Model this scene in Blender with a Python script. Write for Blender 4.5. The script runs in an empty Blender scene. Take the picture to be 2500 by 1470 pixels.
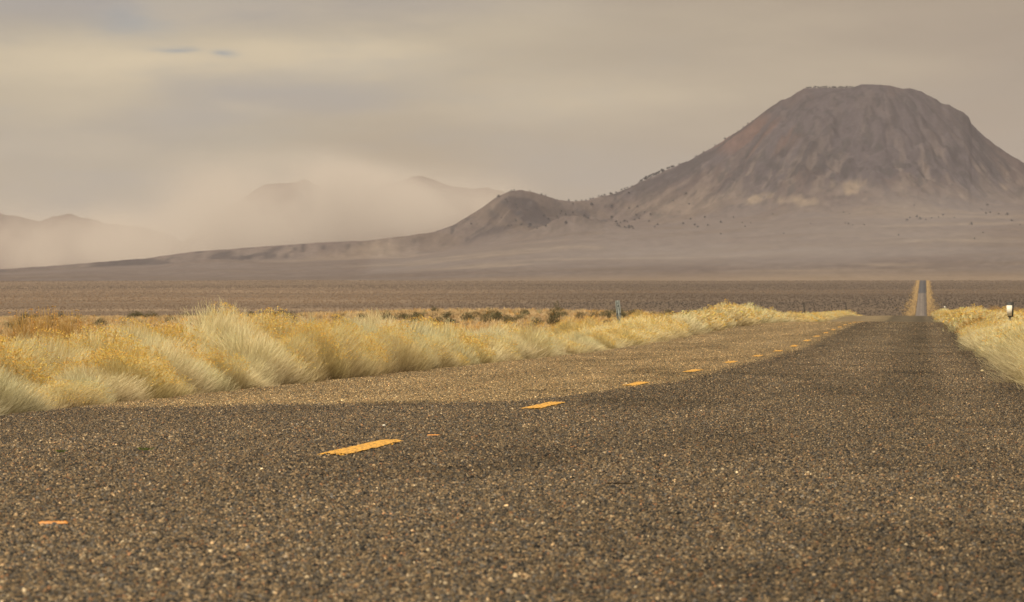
import bpy, math, random
import numpy as np
from mathutils import Vector, Euler

random.seed(7)
rng = np.random.default_rng(7)
SC = bpy.context.scene
COL = SC.collection
R = math.radians

# ------------------------------------------------------------------ camera
F_PX = 12500.0                     # focal length in pixels of a 2500 px wide frame
CAM_Z = 0.65
YAW = math.atan((2253 - 1250) / F_PX)      # left of the road's direction (+Y)
PITCH = math.atan((775 - 735) / F_PX)
cam_d = bpy.data.cameras.new("camera")
cam = bpy.data.objects.new("camera", cam_d)
COL.objects.link(cam)
cam.location = (0, 0, CAM_Z)
cam.rotation_euler = (math.pi / 2 + PITCH, 0, YAW)
cam_d.sensor_width = 36.0
cam_d.lens = 36.0 * F_PX / 2500.0
cam_d.clip_start = 0.5
cam_d.clip_end = 60000.0
cam_d.dof.use_dof = True
cam_d.dof.focus_distance = 42.0
cam_d.dof.aperture_fstop = 18.0
SC.camera = cam

# ------------------------------------------------------------------ light
SUN_EL, SUN_AZ = R(59), R(206)     # azimuth clockwise from +Y : behind the camera, to the left
sun_d = bpy.data.lights.new("sun", 'SUN')
sun_d.energy = 4.5
sun_d.angle = R(2.0)
sun_d.color = (1.0, 0.88, 0.66)
sun = bpy.data.objects.new("sun", sun_d)
COL.objects.link(sun)
to_sun = Vector((math.sin(SUN_AZ) * math.cos(SUN_EL), math.cos(SUN_AZ) * math.cos(SUN_EL), math.sin(SUN_EL)))
sun.rotation_euler = to_sun.to_track_quat('Z', 'Y').to_euler()

SC.view_settings.view_transform = 'Standard'
SC.view_settings.look = 'None'
SC.view_settings.exposure = 0.0
SC.view_settings.gamma = 1.0
SC.cycles.max_bounces = 5
SC.cycles.diffuse_bounces = 2
SC.cycles.glossy_bounces = 1
SC.cycles.transmission_bounces = 2
SC.cycles.transparent_max_bounces = 4
SC.cycles.volume_bounces = 1
SC.cycles.volume_max_steps = 128
SC.cycles.use_denoising = True
SC.cycles.sample_clamp_indirect = 4.0


class NT:
    """small helper round a node tree"""
    def __init__(s, tree):
        s.t = tree
        s.n = tree.nodes
        s.l = tree.links

    def node(s, typ, **kw):
        n = s.n.new(typ)
        for k, v in kw.items():
            setattr(n, k, v)
        return n

    def put(s, sock, val):
        if isinstance(val, bpy.types.NodeSocket):
            s.l.new(val, sock)
        elif isinstance(val, (tuple, list)) and len(val) == 3 and sock.type == 'RGBA':
            sock.default_value = (*val, 1)
        else:
            sock.default_value = val

    def math(s, op, a, b=None, c=None, clamp=False):
        n = s.node('ShaderNodeMath', operation=op, use_clamp=clamp)
        s.put(n.inputs[0], a)
        if b is not None:
            s.put(n.inputs[1], b)
        if c is not None:
            s.put(n.inputs[2], c)
        return n.outputs[0]

    def vmath(s, op, a, b=None):
        n = s.node('ShaderNodeVectorMath', operation=op)
        s.put(n.inputs[0], a)
        if b is not None:
            s.put(n.inputs[1], b)
        return n.outputs['Value'] if op in ('LENGTH', 'DOT_PRODUCT') else n.outputs['Vector']

    def mix(s, fac, a, b, blend='MIX'):
        n = s.node('ShaderNodeMix', data_type='RGBA', blend_type=blend)
        s.put(n.inputs['Factor'], fac)
        s.put(n.inputs['A'], a)
        s.put(n.inputs['B'], b)
        return n.outputs['Result']

    def noise(s, vec, scale, detail=4, rough=0.55, dist=0.0):
        n = s.node('ShaderNodeTexNoise')
        s.put(n.inputs['Vector'], vec)
        n.inputs['Scale'].default_value = scale
        n.inputs['Detail'].default_value = detail
        n.inputs['Roughness'].default_value = rough
        n.inputs['Distortion'].default_value = dist
        return n.outputs['Fac']

    def mapping(s, vec, scale=(1, 1, 1), loc=(0, 0, 0)):
        n = s.node('ShaderNodeMapping')
        s.put(n.inputs['Vector'], vec)
        n.inputs['Scale'].default_value = scale
        n.inputs['Location'].default_value = loc
        return n.outputs['Vector']

    def ramp(s, fac, a, b):
        n = s.node('ShaderNodeMapRange', interpolation_type='SMOOTHSTEP')
        s.put(n.inputs['Value'], fac)
        n.inputs['From Min'].default_value = a
        n.inputs['From Max'].default_value = b
        return n.outputs['Result']

    def xyz(s, vec):
        n = s.node('ShaderNodeSeparateXYZ')
        s.put(n.inputs[0], vec)
        return n.outputs

    def comb(s, x, y, z):
        n = s.node('ShaderNodeCombineXYZ')
        for i, v in enumerate((x, y, z)):
            s.put(n.inputs[i], v)
        return n.outputs[0]


# ------------------------------------------------------------------ sky
def make_world():
    w = bpy.data.worlds.new("World")
    SC.world = w
    w.use_nodes = True
    t = NT(w.node_tree)
    t.n.clear()
    sky = t.node('ShaderNodeTexSky', sky_type='NISHITA')
    sky.sun_disc = False
    sky.sun_elevation = SUN_EL
    sky.sun_rotation = SUN_AZ
    sky.dust_density = 6.0
    sky.air_density = 1.2
    geo = t.node('ShaderNodeTexCoord')
    d = geo.outputs['Generated']
    x, y, z = t.xyz(d)[:]
    ys = t.math('MAXIMUM', y, 0.05)
    u = t.math('DIVIDE', x, ys)            # azimuth (tan), 0 along the road, about -0.18 at the frame's left
    v = t.math('DIVIDE', z, ys)            # elevation (tan), 0 .. 0.062 within the frame
    p = t.comb(u, t.math('MULTIPLY', v, 4.0), 0.0)
    warp = t.noise(p, 14.0, 5, 0.6)
    warp2 = t.noise(t.vmath('ADD', p, (3.1, 1.7, 0.4)), 22.0, 4, 0.55)
    uw = t.math('ADD', u, t.math('MULTIPLY', t.math('SUBTRACT', warp2, 0.5), 0.05))
    vw = t.math('ADD', v, t.math('MULTIPLY', t.math('SUBTRACT', warp, 0.5), 0.011))

    def blob(px, py, rx, ry, sharp=None):
        cu, cv = (px - 2253) / F_PX, (775 - py) / F_PX
        a = t.math('DIVIDE', t.math('SUBTRACT', uw, cu), rx / F_PX)
        b = t.math('DIVIDE', t.math('SUBTRACT', vw, cv), ry / F_PX)
        q = t.math('ADD', t.math('MULTIPLY', a, a), t.math('MULTIPLY', b, b))
        return t.math('EXPONENT', t.math('MULTIPLY', q, -1.0))

    K = 10.9
    def c(r, g, b):
        return (r * K, g * K, b * K)
    base = t.mix(t.ramp(u, -0.15, 0.02), c(.45, .388, .280), c(.405, .33, .238))
    cream = c(.66, .55, .37)
    grey = c(.34, .325, .315)
    blue = c(.30, .33, .345)
    greyr = c(.355, .288, .215)
    col = base
    for (px, py, rx, ry, co, k) in [
            (250, -20, 650, 85, grey, .9), (900, -20, 500, 60, grey, .6),
            (1600, -60, 900, 90, greyr, .6), (2500, 60, 420, 190, greyr, .75),
            (2430, 330, 300, 200, greyr, .35),
            (330, 150, 620, 62, cream, .95), (760, 120, 280, 50, cream, .7),
            (200, 250, 420, 50, cream, .28), (640, 265, 60, 25, cream, .35),
            (1430, 235, 330, 62, cream, .5), (1250, 40, 200, 50, cream, .25), (2050, 170, 260, 40, cream, .18),
            (690, 228, 220, 36, grey, .6), (460, 290, 240, 40, grey, .42), (800, 265, 120, 26, grey, .4), (330, 50, 110, 42, blue, .65),
            (430, 119, 60, 9, blue, .75), (592, 128, 46, 11, blue, .8),
            (100, 330, 500, 45, grey, .25), (520, 400, 420, 120, c(.45, .40, .285), .45),
            (1000, 400, 260, 110, c(.41, .325, .205), .65)]:
        col = t.mix(t.math('MULTIPLY', blob(px, py, rx, ry), k), col, co)
    blot = t.noise(t.vmath('ADD', p, (7.3, 2.2, 1.0)), 17.0, 4, .55)
    left = t.ramp(u, .0, -.12)
    col = t.mix(t.math('MULTIPLY', t.ramp(blot, .47, .68), t.math('ADD', .12, t.math('MULTIPLY', left, .3))), col, c(.375, .355, .315))
    col = t.mix(t.math('MULTIPLY', t.ramp(blot, .50, .30), t.math('ADD', .14, t.math('MULTIPLY', left, .22))), col, c(.58, .49, .34))
    fine = t.noise(p, 40.0, 5, 0.6)
    f2 = t.math('ADD', 0.93, t.math('MULTIPLY', fine, 0.14))
    col = t.mix(1.0, col, t.comb(f2, f2, f2), 'MULTIPLY')
    # the dust sheet thins out overhead, where more of the clear sky shows
    cover = t.math('SUBTRACT', 0.97, t.math('MULTIPLY', t.ramp(z, 0.1, 1.0), 0.35))
    col = t.mix(cover, sky.outputs['Color'], col)
    bg = t.node('ShaderNodeBackground')
    t.put(bg.inputs['Color'], col)
    bg.inputs['Strength'].default_value = 0.1
    out = t.node('ShaderNodeOutputWorld')
    t.l.new(bg.outputs[0], out.inputs['Surface'])


make_world()

# ------------------------------------------------------------------ helpers
_perm = np.random.default_rng(3).random((256, 256)).astype(np.float64)


def vnoise(x, y):
    xi = np.floor(x).astype(int); yi = np.floor(y).astype(int)
    fx = x - xi; fy = y - yi
    fx = fx * fx * (3 - 2 * fx); fy = fy * fy * (3 - 2 * fy)
    a = _perm[xi % 256, yi % 256]; b = _perm[(xi + 1) % 256, yi % 256]
    c = _perm[xi % 256, (yi + 1) % 256]; d = _perm[(xi + 1) % 256, (yi + 1) % 256]
    return (a * (1 - fx) + b * fx) * (1 - fy) + (c * (1 - fx) + d * fx) * fy


def fbm(x, y, o=4, g=0.5):
    s = 0; a = 1; tot = 0
    for i in range(o):
        s = s + a * vnoise(x * 2 ** i + 17.3 * i, y * 2 ** i + 9.1 * i)
        tot += a; a *= g
    return s / tot            # 0..1


def sstep(a, b, x):
    t = np.clip((x - a) / (b - a), 0, 1)
    return t * t * (3 - 2 * t)


def tag(o, label=None, cat=None, group=None, kind=None):
    if label: o["label"] = label
    if cat: o["category"] = cat
    if group: o["group"] = group
    if kind: o["kind"] = kind
    return o


def link(name, data, parent=None, loc=None, rot=None):
    o = bpy.data.objects.new(name, data)
    COL.objects.link(o)
    if parent: o.parent = parent
    if loc is not None: o.location = loc
    if rot is not None: o.rotation_euler = rot
    return o


def np_mesh(name, V, faces, mat, colors=None, smooth=False):
    """faces: (n,k) int array, or list of such arrays"""
    if not isinstance(faces, (list, tuple)): faces = [faces]
    me = bpy.data.meshes.new(name)
    V = np.ascontiguousarray(V, dtype=np.float32)
    me.vertices.add(len(V))
    me.vertices.foreach_set("co", V.ravel())
    loops = np.concatenate([f.ravel() for f in faces]).astype(np.int32)
    sizes = np.concatenate([np.full(len(f), f.shape[1]) for f in faces]).astype(np.int32)
    starts = np.concatenate([[0], np.cumsum(sizes)[:-1]]).astype(np.int32)
    me.loops.add(len(loops)); me.loops.foreach_set("vertex_index", loops)
    me.polygons.add(len(sizes))
    me.polygons.foreach_set("loop_start", starts)
    if smooth:
        me.polygons.foreach_set("use_smooth", np.ones(len(sizes), dtype=bool))
    me.update(calc_edges=True)
    if colors is not None:
        a = me.color_attributes.new("tint", 'FLOAT_COLOR', 'POINT')
        c = np.ones((len(V), 4), dtype=np.float32); c[:, :3] = colors
        a.data.foreach_set("color", c.ravel())
    if mat: me.materials.append(mat)
    me.validate()
    return me


def grid_faces(nr, nc):
    r, c = np.meshgrid(np.arange(nr - 1), np.arange(nc - 1), indexing='ij')
    i = (r * nc + c).ravel()
    return np.stack([i, i + 1, i + nc + 1, i + nc], 1)


_F0 = Vector((-math.sin(YAW), math.cos(YAW), 0)); _Rt = Vector((math.cos(YAW), math.sin(YAW), 0))


def wx(px, D):   # world position on the ground plan of picture column px at camera depth D
    s = (np.asarray(px, float) - 1250) / F_PX * D
    return -math.sin(YAW) * D + math.cos(YAW) * s, math.cos(YAW) * D + math.sin(YAW) * s


def wz(py, D):
    return CAM_Z + (775 - np.asarray(py, float)) / F_PX * D


def pnode(name, rough=0.9, spec=0.15):
    m = bpy.data.materials.new(name)
    m.use_nodes = True
    t = NT(m.node_tree)
    b = t.n['Principled BSDF']
    b.inputs['Roughness'].default_value = rough
    b.inputs['Specular IOR Level'].default_value = spec
    return m, t, b


def attr(t, name="tint"):
    n = t.node('ShaderNodeAttribute', attribute_name=name)
    return n.outputs['Color']


# ------------------------------------------------------------------ terrain functions
_pd = np.array([-60, 0, 100, 110, 121, 134, 146, 158, 170, 182, 194, 212, 240, 270, 310, 350, 400, 430, 460, 490, 540, 620, 800,
                1200, 1800, 2500, 3000, 3600, 6460, 6620, 6900, 7300, 30000], float)
_pz = np.array([0, 0, 0, .02, .085, .147, .195, .257, .315, .375, .42, .455, .46, .42, .36, .44, .66, .78, .83, .80, .6, 0, -2.2,
                -7, -11, -11, -6.5, 1.5, 47, 48.6, 46, 44, 40], float)
_fd = np.arange(-60, 30000, 2.0)
_fz = np.interp(_fd, _pd, _pz)
_k = np.hanning(13); _k /= _k.sum()
_fz2 = np.convolve(np.pad(_fz, 6, mode='edge'), _k, 'valid')
_k3 = np.hanning(101); _k3 /= _k3.sum()
_fz3 = np.convolve(np.pad(_fz, 50, mode='edge'), _k3, 'valid')
_w = sstep(600, 1200, _fd)
_fz = _fz2 * (1 - _w) + _fz3 * _w


def P(y):
    return np.interp(y, _fd, _fz)


def road_c(y):
    return -2.8 + 0.0005 * np.maximum(0, np.asarray(y, float) - 480)


HALF = 3.87


def road_z(x, y):
    return P(y) - 0.015 * np.abs(x - road_c(y))


_gd = np.array([-60, 120, 200, 300, 450, 520, 700], float)
_gz = np.array([-.28, -.25, -.02, .22, .55, .45, -.9], float)


def G(x, y):
    x = np.asarray(x, float); y = np.asarray(y, float)
    lat = np.abs(x - road_c(y))
    side_l = x < road_c(y)
    near = P(y) - 0.16 - 0.12 * sstep(HALF + .3, HALF + 2.2, lat)
    fl = np.interp(y, _gd, _gz) + 0.62 * np.exp(-((x + 36) / 15) ** 2) * sstep(200, 430, y)
    fl = fl + 0.12 * (fbm(x / 14, y / 40, 3) - .5)
    fr = P(y) - 0.25 + 0.10 * (fbm(x / 9, y / 40, 3) - .5)
    field = np.where(side_l, fl, fr)
    w = sstep(HALF + 2.0, HALF + 9, lat)
    z = near * (1 - w) + field * w
    wf = sstep(560, 700, y)
    far = P(y) - .4 + 2.2 * (fbm(x / 260, y / 500, 3) - .5) * sstep(900, 2500, y) * sstep(20, 200, lat)
    z = z * (1 - wf) + far * wf
    return z


# ------------------------------------------------------------------ ground sheet
def build_ground():
    xs = np.concatenate([-np.geomspace(60, 7000, 46)[::-1], np.arange(-58, -14, 2.0), np.arange(-14, 8, .4),
                         np.arange(8, 58, 2.0), np.geomspace(60, 7000, 40)])
    ys = np.concatenate([np.arange(-60, 0, 10), np.arange(0, 520, 2.5), np.geomspace(520, 3000, 60),
                         np.linspace(3040, 7400, 110), np.geomspace(7500, 24000, 30)])
    Y, X = np.meshgrid(ys, xs, indexing='ij')
    Xs = X + (road_c(Y) + 2.8)
    Z = G(Xs, Y)
    inside = np.abs(Xs - road_c(Y)) < HALF - .1
    Z = np.where(inside, np.minimum(Z, road_z(Xs, Y) - .12), Z)
    V = np.stack([Xs.ravel(), Y.ravel(), Z.ravel()], 1)
    m, t, b = pnode("steppe_soil", 0.95, 0.05)
    g = t.node('ShaderNodeNewGeometry')
    pos = g.outputs['Position']
    px, py, pz = t.xyz(pos)[:]
    # vegetation cover of the far plain lies in broad belts across the valley
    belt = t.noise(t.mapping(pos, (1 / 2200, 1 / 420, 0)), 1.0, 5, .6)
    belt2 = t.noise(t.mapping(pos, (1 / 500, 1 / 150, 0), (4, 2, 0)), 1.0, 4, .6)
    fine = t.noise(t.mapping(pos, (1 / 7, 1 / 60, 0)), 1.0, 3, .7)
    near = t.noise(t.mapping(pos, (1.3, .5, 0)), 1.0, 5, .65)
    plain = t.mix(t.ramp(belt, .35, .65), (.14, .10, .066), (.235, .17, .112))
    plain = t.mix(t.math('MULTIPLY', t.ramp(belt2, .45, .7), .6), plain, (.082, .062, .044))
    # darker colour on the right of the valley, paler on the left
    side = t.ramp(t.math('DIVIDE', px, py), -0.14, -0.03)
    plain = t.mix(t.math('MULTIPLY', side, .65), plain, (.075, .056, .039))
    plain = t.mix(t.math('MULTIPLY', t.ramp(fine, .5, .75), .35), plain, (.06, .048, .033))
    soil = t.mix(t.ramp(near, .35, .7), (.25, .17, .095), (.42, .30, .175))
    col = t.mix(t.ramp(py, 480, 640), soil, plain)
    # bare earth and leaf litter along the edge of the asphalt
    lat = t.math('ABSOLUTE', t.math('ADD', px, 2.8))
    lit = t.math('MULTIPLY', t.ramp(lat, 6.5, 4.6), t.ramp(py, 520, 480))
    col = t.mix(lit, col, t.mix(near, (.085, .052, .028), (.20, .135, .075)))
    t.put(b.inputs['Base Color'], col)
    me = np_mesh("ground", V, grid_faces(len(ys), len(xs)), m, smooth=True)
    tag(link("ground", me), kind="structure")


build_ground()


# ------------------------------------------------------------------ road
def tan_mask(x, y):
    """1 where the older, sand-coloured chip seal shows, 0 on the newer dark seal"""
    edge = -2.47 + 0.10 * (fbm(y / 3.0, y * 0 + 2.2, 4) - .5) * 2
    start = 39.8 + 3.2 * (fbm(x * 1.1, x * 0 + 5.5, 4) - .5) + 11 * sstep(-3.4, -2.45, x) ** 2
    return sstep(0.13, -0.13, x - edge - .0) * sstep(-1.0, 1.0, y - start)


def lane_shade(x, y):
    """wheel tracks and rubbed strips: multiplies the chip colour"""
    k = np.interp(x, [-6.8, -5.6, -4.9, -4.2, -3.4, -2.8, -2.2, -1.5, -.9, -.45, 0, .3, .6, .85, 1.1],
                  [.9, 1.04, .94, 1.05, 1.0, .82, .9, 1.12, 1.14, .9, .78, 1.16, .98, .68, .6])
    w = sstep(22, 60, y)
    k = 1 + (k - 1) * w
    return k * (0.74 + 0.52 * fbm(x * 1.1, y / 7, 4)) * (1 - .28 * sstep(.56, .72, fbm(x * .9 + 30, y / 4 + 9, 4)))


def build_road():
    ys = np.concatenate([np.arange(-40, 8, 4.0), np.arange(8, 80, .5), np.arange(80, 620, 2.0), np.geomspace(622, 3000, 60),
                         np.linspace(3030, 6560, 120)])
    lx = np.concatenate([np.linspace(-HALF, HALF, 41)])
    Y, L = np.meshgrid(ys, lx, indexing='ij')
    # ragged asphalt edges
    L = L + np.where(np.abs(L) > HALF - .01, np.sign(L) * .16 * (fbm(Y / 1.7, L * 0 + 1.0, 4) - .5), 0)
    X = road_c(Y) + L
    Z = road_z(X, Y)
    n = len(ys)
    top = np.stack([X.ravel(), Y.ravel(), Z.ravel()], 1)
    nc = len(lx)
    # thickness: a skirt at both edges
    sk_l = np.stack([X[:, 0] - .06, ys, Z[:, 0] - .2], 1)
    sk_r = np.stack([X[:, -1] + .06, ys, Z[:, -1] - .2], 1)
    V = np.concatenate([top, sk_l, sk_r])
    i = np.arange(n - 1)
    o1 = n * nc; o2 = o1 + n
    fl = np.stack([o1 + i, i * nc, (i + 1) * nc, o1 + i + 1], 1)
    fr = np.stack([i * nc + nc - 1, o2 + i, o2 + i + 1, (i + 1) * nc + nc - 1], 1)
    tm = np.concatenate([tan_mask(top[:, 0], top[:, 1]), np.zeros(2 * n)])
    sh = np.concatenate([lane_shade(top[:, 0], top[:, 1]), np.full(2 * n, .6)])
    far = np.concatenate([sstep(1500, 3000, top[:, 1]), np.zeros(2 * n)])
    far_end = np.concatenate([sstep(5000, 5040, top[:, 1]), np.zeros(2 * n)])  # mask of the far end, where the tone turns darker
    c = np.stack([tm, sh, far], 1)
    m, t, b = pnode("chip_seal", 0.9, 0.2)
    a = t.xyz(attr(t))
    g = t.node('ShaderNodeNewGeometry'); pos = g.outputs['Position']
    px, py, pz = t.xyz(pos)[:]
    g1 = t.noise(t.mapping(pos, (34, 1.6, 0)), 1.0, 3, .8)
    g2 = t.noise(t.mapping(pos, (9, .35, 0)), 1.0, 3, .75)
    gr = t.math('ADD', t.math('MULTIPLY', g1, .65), t.math('MULTIPLY', g2, .35))
    grr = t.ramp(gr, .32, .68)
    dark = t.mix(grr, (.050, .040, .028), (.125, .096, .061))
    tan = t.mix(grr, (.125, .095, .056), (.23, .172, .100))
    # corner and edge of the sandy seal, drawn in plan
    wob = t.noise(t.mapping(pos, (0, .5, 0)), 1.0, 4, .6)
    col = t.mix(a[0], dark, tan)
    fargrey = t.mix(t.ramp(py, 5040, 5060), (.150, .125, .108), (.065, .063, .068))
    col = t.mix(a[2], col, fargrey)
    col = t.mix(1.0, col, t.comb(a[1], a[1], a[1]), 'MULTIPLY')
    t.put(b.inputs['Base Color'], col)
    bump = t.node('ShaderNodeBump')
    bump.inputs['Strength'].default_value = .5
    bump.inputs['Distance'].default_value = .006
    t.put(bump.inputs['Height'], t.noise(pos, 90, 2, .6))
    t.put(b.inputs['Normal'], bump.outputs[0])
    me = np_mesh("road", V, [grid_faces(n, nc), fl, fr], m, c, smooth=True)
    return tag(link("road", me), kind="structure")


road = build_road()


def build_dashes(parent):
    m, t, b = pnode("yellow_road_paint", 0.8, 0.2)
    g = t.node('ShaderNodeNewGeometry'); pos = g.outputs['Position']
    n1 = t.noise(t.mapping(pos, (60, 9, 0)), 1.0, 3, .7)
    col = t.mix(t.ramp(n1, .33, .62), (.26, .155, .05), (.74, .39, .075))
    t.put(b.inputs['Base Color'], col)
    for k in range(20):
        y0 = 24.0 + 12.2 * k
        rnd = np.random.default_rng(100 + k)
        ny, nx = 40, 9
        yy = np.linspace(0, 2.75, ny); xx = np.linspace(-.066, .066, nx)
        Yg, Xg = np.meshgrid(yy, xx, indexing='ij')
        # ends are sprayed ragged, edges break over the chips
        Yg = Yg + np.where((Yg < .01) | (Yg > 2.74), rnd.normal(0, .09, Yg.shape), 0)
        Xg = Xg + np.where(np.abs(Xg) > .062, rnd.normal(0, .005, Xg.shape), 0)
        X = -2.775 + Xg; Y = y0 + Yg
        Z = road_z(X, Y) + 0.0075 + rnd.normal(0, .0012, X.shape)
        V = np.stack([X.ravel(), Y.ravel(), Z.ravel()], 1)
        me = np_mesh("lane_dash", V, grid_faces(ny, nx), m)
        link("lane_dash", me, parent)


build_dashes(road)


# the crushed stone standing up out of the seal
def build_chips():
    out = []
    y = 9.0
    bands = np.geomspace(9.5, 250, 90)
    for y0, y1 in zip(bands[:-1], bands[1:]):
        ym = .5 * (y0 + y1)
        xl = max(-6.66, -.20 * ym - .6); xr = min(1.06, .035 * ym + .5)
        dens = 6400 * (12 / ym) ** 1.45 * (1 if ym < 95 else (95 / ym) ** .5)
        n = int((xr - xl) * (y1 - y0) * dens)
        out.append(np.stack([rng.uniform(xl, xr, n), rng.uniform(y0, y1, n)], 1))
    Pp = np.concatenate(out)
    x, y = Pp[:, 0], Pp[:, 1]
    n = len(x)
    tm = tan_mask(x, y)
    r = rng.gamma(9, .0043 / 9, n) * (1 + .5 * sstep(30, 90, y) + .6 * sstep(90, 250, y))
    r = np.clip(r, .0028, .0095 + .006 * sstep(60, 200, y))
    h = r * rng.uniform(.7, 1.35, n)
    ang = rng.uniform(0, 2 * np.pi, n)
    z = road_z(x, y)
    # 4-cornered pebble with a broken top: ring of 4, shoulder ring of 4, top
    k = np.arange(4) * np.pi / 2
    V = np.zeros((n, 9, 3), np.float32)
    for j in range(4):
        rr = r * rng.uniform(.8, 1.25, n)
        V[:, j, 0] = x + rr * np.cos(ang + k[j]); V[:, j, 1] = y + rr * np.sin(ang + k[j]); V[:, j, 2] = z - .001
        rs = rr * rng.uniform(.6, .95, n)
        V[:, 4 + j, 0] = x + rs * np.cos(ang + k[j] + .3); V[:, 4 + j, 1] = y + rs * np.sin(ang + k[j] + .3)
        V[:, 4 + j, 2] = z + h * rng.uniform(.45, .85, n)
    V[:, 8, 0] = x + r * rng.normal(0, .25, n); V[:, 8, 1] = y + r * rng.normal(0, .25, n); V[:, 8, 2] = z + h
    base = (np.arange(n) * 9)[:, None]
    q = np.concatenate([base + np.array([[j, (j + 1) % 4, 4 + (j + 1) % 4, 4 + j]]) for j in range(4)])
    tr = np.concatenate([base + np.array([[4 + j, 4 + (j + 1) % 4, 8]]) for j in range(4)])
    pal = np.array([[.30, .205, .115], [.225, .16, .095], [.17, .135, .10], [.125, .112, .10], [.05, .044, .04],
                    [.035, .031, .028], [.29, .15, .075], [.40, .31, .20], [.085, .07, .055]])
    pd = np.array([.21, .20, .13, .12, .10, .06, .035, .055, .09]); pd /= pd.sum()
    pt = np.array([.34, .30, .12, .06, .03, .01, .03, .08, .03]); pt /= pt.sum()
    cd = pal[rng.choice(9, n, p=pd)]; ct = pal[rng.choice(9, n, p=pt)] * 1.05
    sel = rng.random(n) < tm
    c = np.where(sel[:, None], ct, cd * .82)
    c = c * lane_shade(x, y)[:, None] * np.exp(rng.normal(-.08, .48, n))[:, None]
    # paint caught on the chips under the lane dashes
    u = (y - 24.0) % 12.2
    onp = (np.abs(x + 2.775) < .063 + rng.normal(0, .008, n)) & (y > 23.9) & (u < 2.7 + rng.normal(0, .06, n)) & (rng.random(n) < .86)
    c = np.where(onp[:, None], np.array([.80, .42, .07]) * rng.uniform(.85, 1.1, n)[:, None], c)
    c = c * np.where(sel[:, None], np.array([.86, .85, .745]), np.array([.70, .705, .70]))
    C9 = np.repeat(c, 9, axis=0)
    m, t, b = pnode("crushed_stone", 0.85, 0.25)
    t.put(b.inputs['Base Color'], attr(t))
    me = np_mesh("gravel_chips", V.reshape(-1, 3), [q, tr], m, C9)
    tag(link("gravel_chips", me), "tan and grey crushed stone chips bedded in the road surface", "gravel", kind="stuff")


build_chips()


# ------------------------------------------------------------------ blades: ribbons with colour per level
def ribbons(base, tip, bend, width, c0, c1, levels=4, taper=.25, rnd=None):
    """base, tip: (n,3); bend: (n,3) displacement of the middle; returns V, F, C"""
    n = len(base)
    s = np.linspace(0, 1, levels)
    V = np.zeros((n, levels, 2, 3), np.float32)
    d = tip - base
    side = np.cross(d, rnd.normal(size=(n, 3)))
    side /= np.linalg.norm(side, axis=1, keepdims=True) + 1e-9
    C = np.zeros((n, levels, 2, 3), np.float32)
    for i, t in enumerate(s):
        p = base + d * t + bend * (4 * t * (1 - t))
        w = (width * (1 - (1 - taper) * t) * .5)[:, None]
        V[:, i, 0] = p - side * w; V[:, i, 1] = p + side * w
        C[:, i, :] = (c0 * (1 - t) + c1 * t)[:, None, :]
    b = (np.arange(n) * levels * 2)[:, None]
    F = np.concatenate([b + np.array([[2 * i, 2 * i + 1, 2 * i + 3, 2 * i + 2]]) for i in range(levels - 1)])
    return V.reshape(-1, 3), F, C.reshape(-1, 3)


def leafy(name, rough=.75, trans=.36):
    m, t, b = pnode(name, rough, .15)
    col = attr(t)
    t.put(b.inputs['Base Color'], col)
    tr = t.node('ShaderNodeBsdfTranslucent')
    t.put(tr.inputs['Color'], col)
    mx = t.node('ShaderNodeMixShader')
    mx.inputs[0].default_value = trans
    t.l.new(b.outputs[0], mx.inputs[1]); t.l.new(tr.outputs[0], mx.inputs[2])
    t.l.new(mx.outputs[0], t.n['Material Output'].inputs['Surface'])
    return m


M_STEM = leafy("rabbitbrush_stems")
M_FLOWER = leafy("dry_yellow_flowers", .8, .2)
M_WOOD = leafy("woody_twigs", .9, .05)
M_SAGE = leafy("sage_leaves", .85, .15)
M_DRY = leafy("dry_grass", .8, .25)


def dome_dirs(n, r, up=0.0):
    z = r.uniform(up, 1, n) ** .8
    a = r.uniform(0, 2 * np.pi, n)
    s = np.sqrt(1 - np.minimum(z, 1) ** 2)
    return np.stack([s * np.cos(a), s * np.sin(a), z], 1)


STYLES = {   # stem colour low, stem colour high, share of flowering tips, flower colour, splay
    'pale green':    ((.25, .18, .10), (.80, .74, .46), .03, (.84, .64, .30), .50),
    'golden-tipped': ((.27, .19, .10), (.90, .77, .45), .36, (.92, .60, .18), .42),
    'straw-coloured': ((.31, .23, .13), (.88, .77, .49), .04, (.86, .66, .32), .62),
    'yellow-flowered': ((.24, .17, .085), (.84, .70, .36), .55, (.92, .57, .14), .38),
    'tawny':         ((.24, .14, .06), (.56, .36, .13), .10, (.62, .38, .12), .45),
    'grey-green':    ((.24, .19, .11), (.75, .69, .45), .02, (.80, .60, .26), .55),
}
SNAMES = list(STYLES)
_bush_cache = {}


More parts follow.
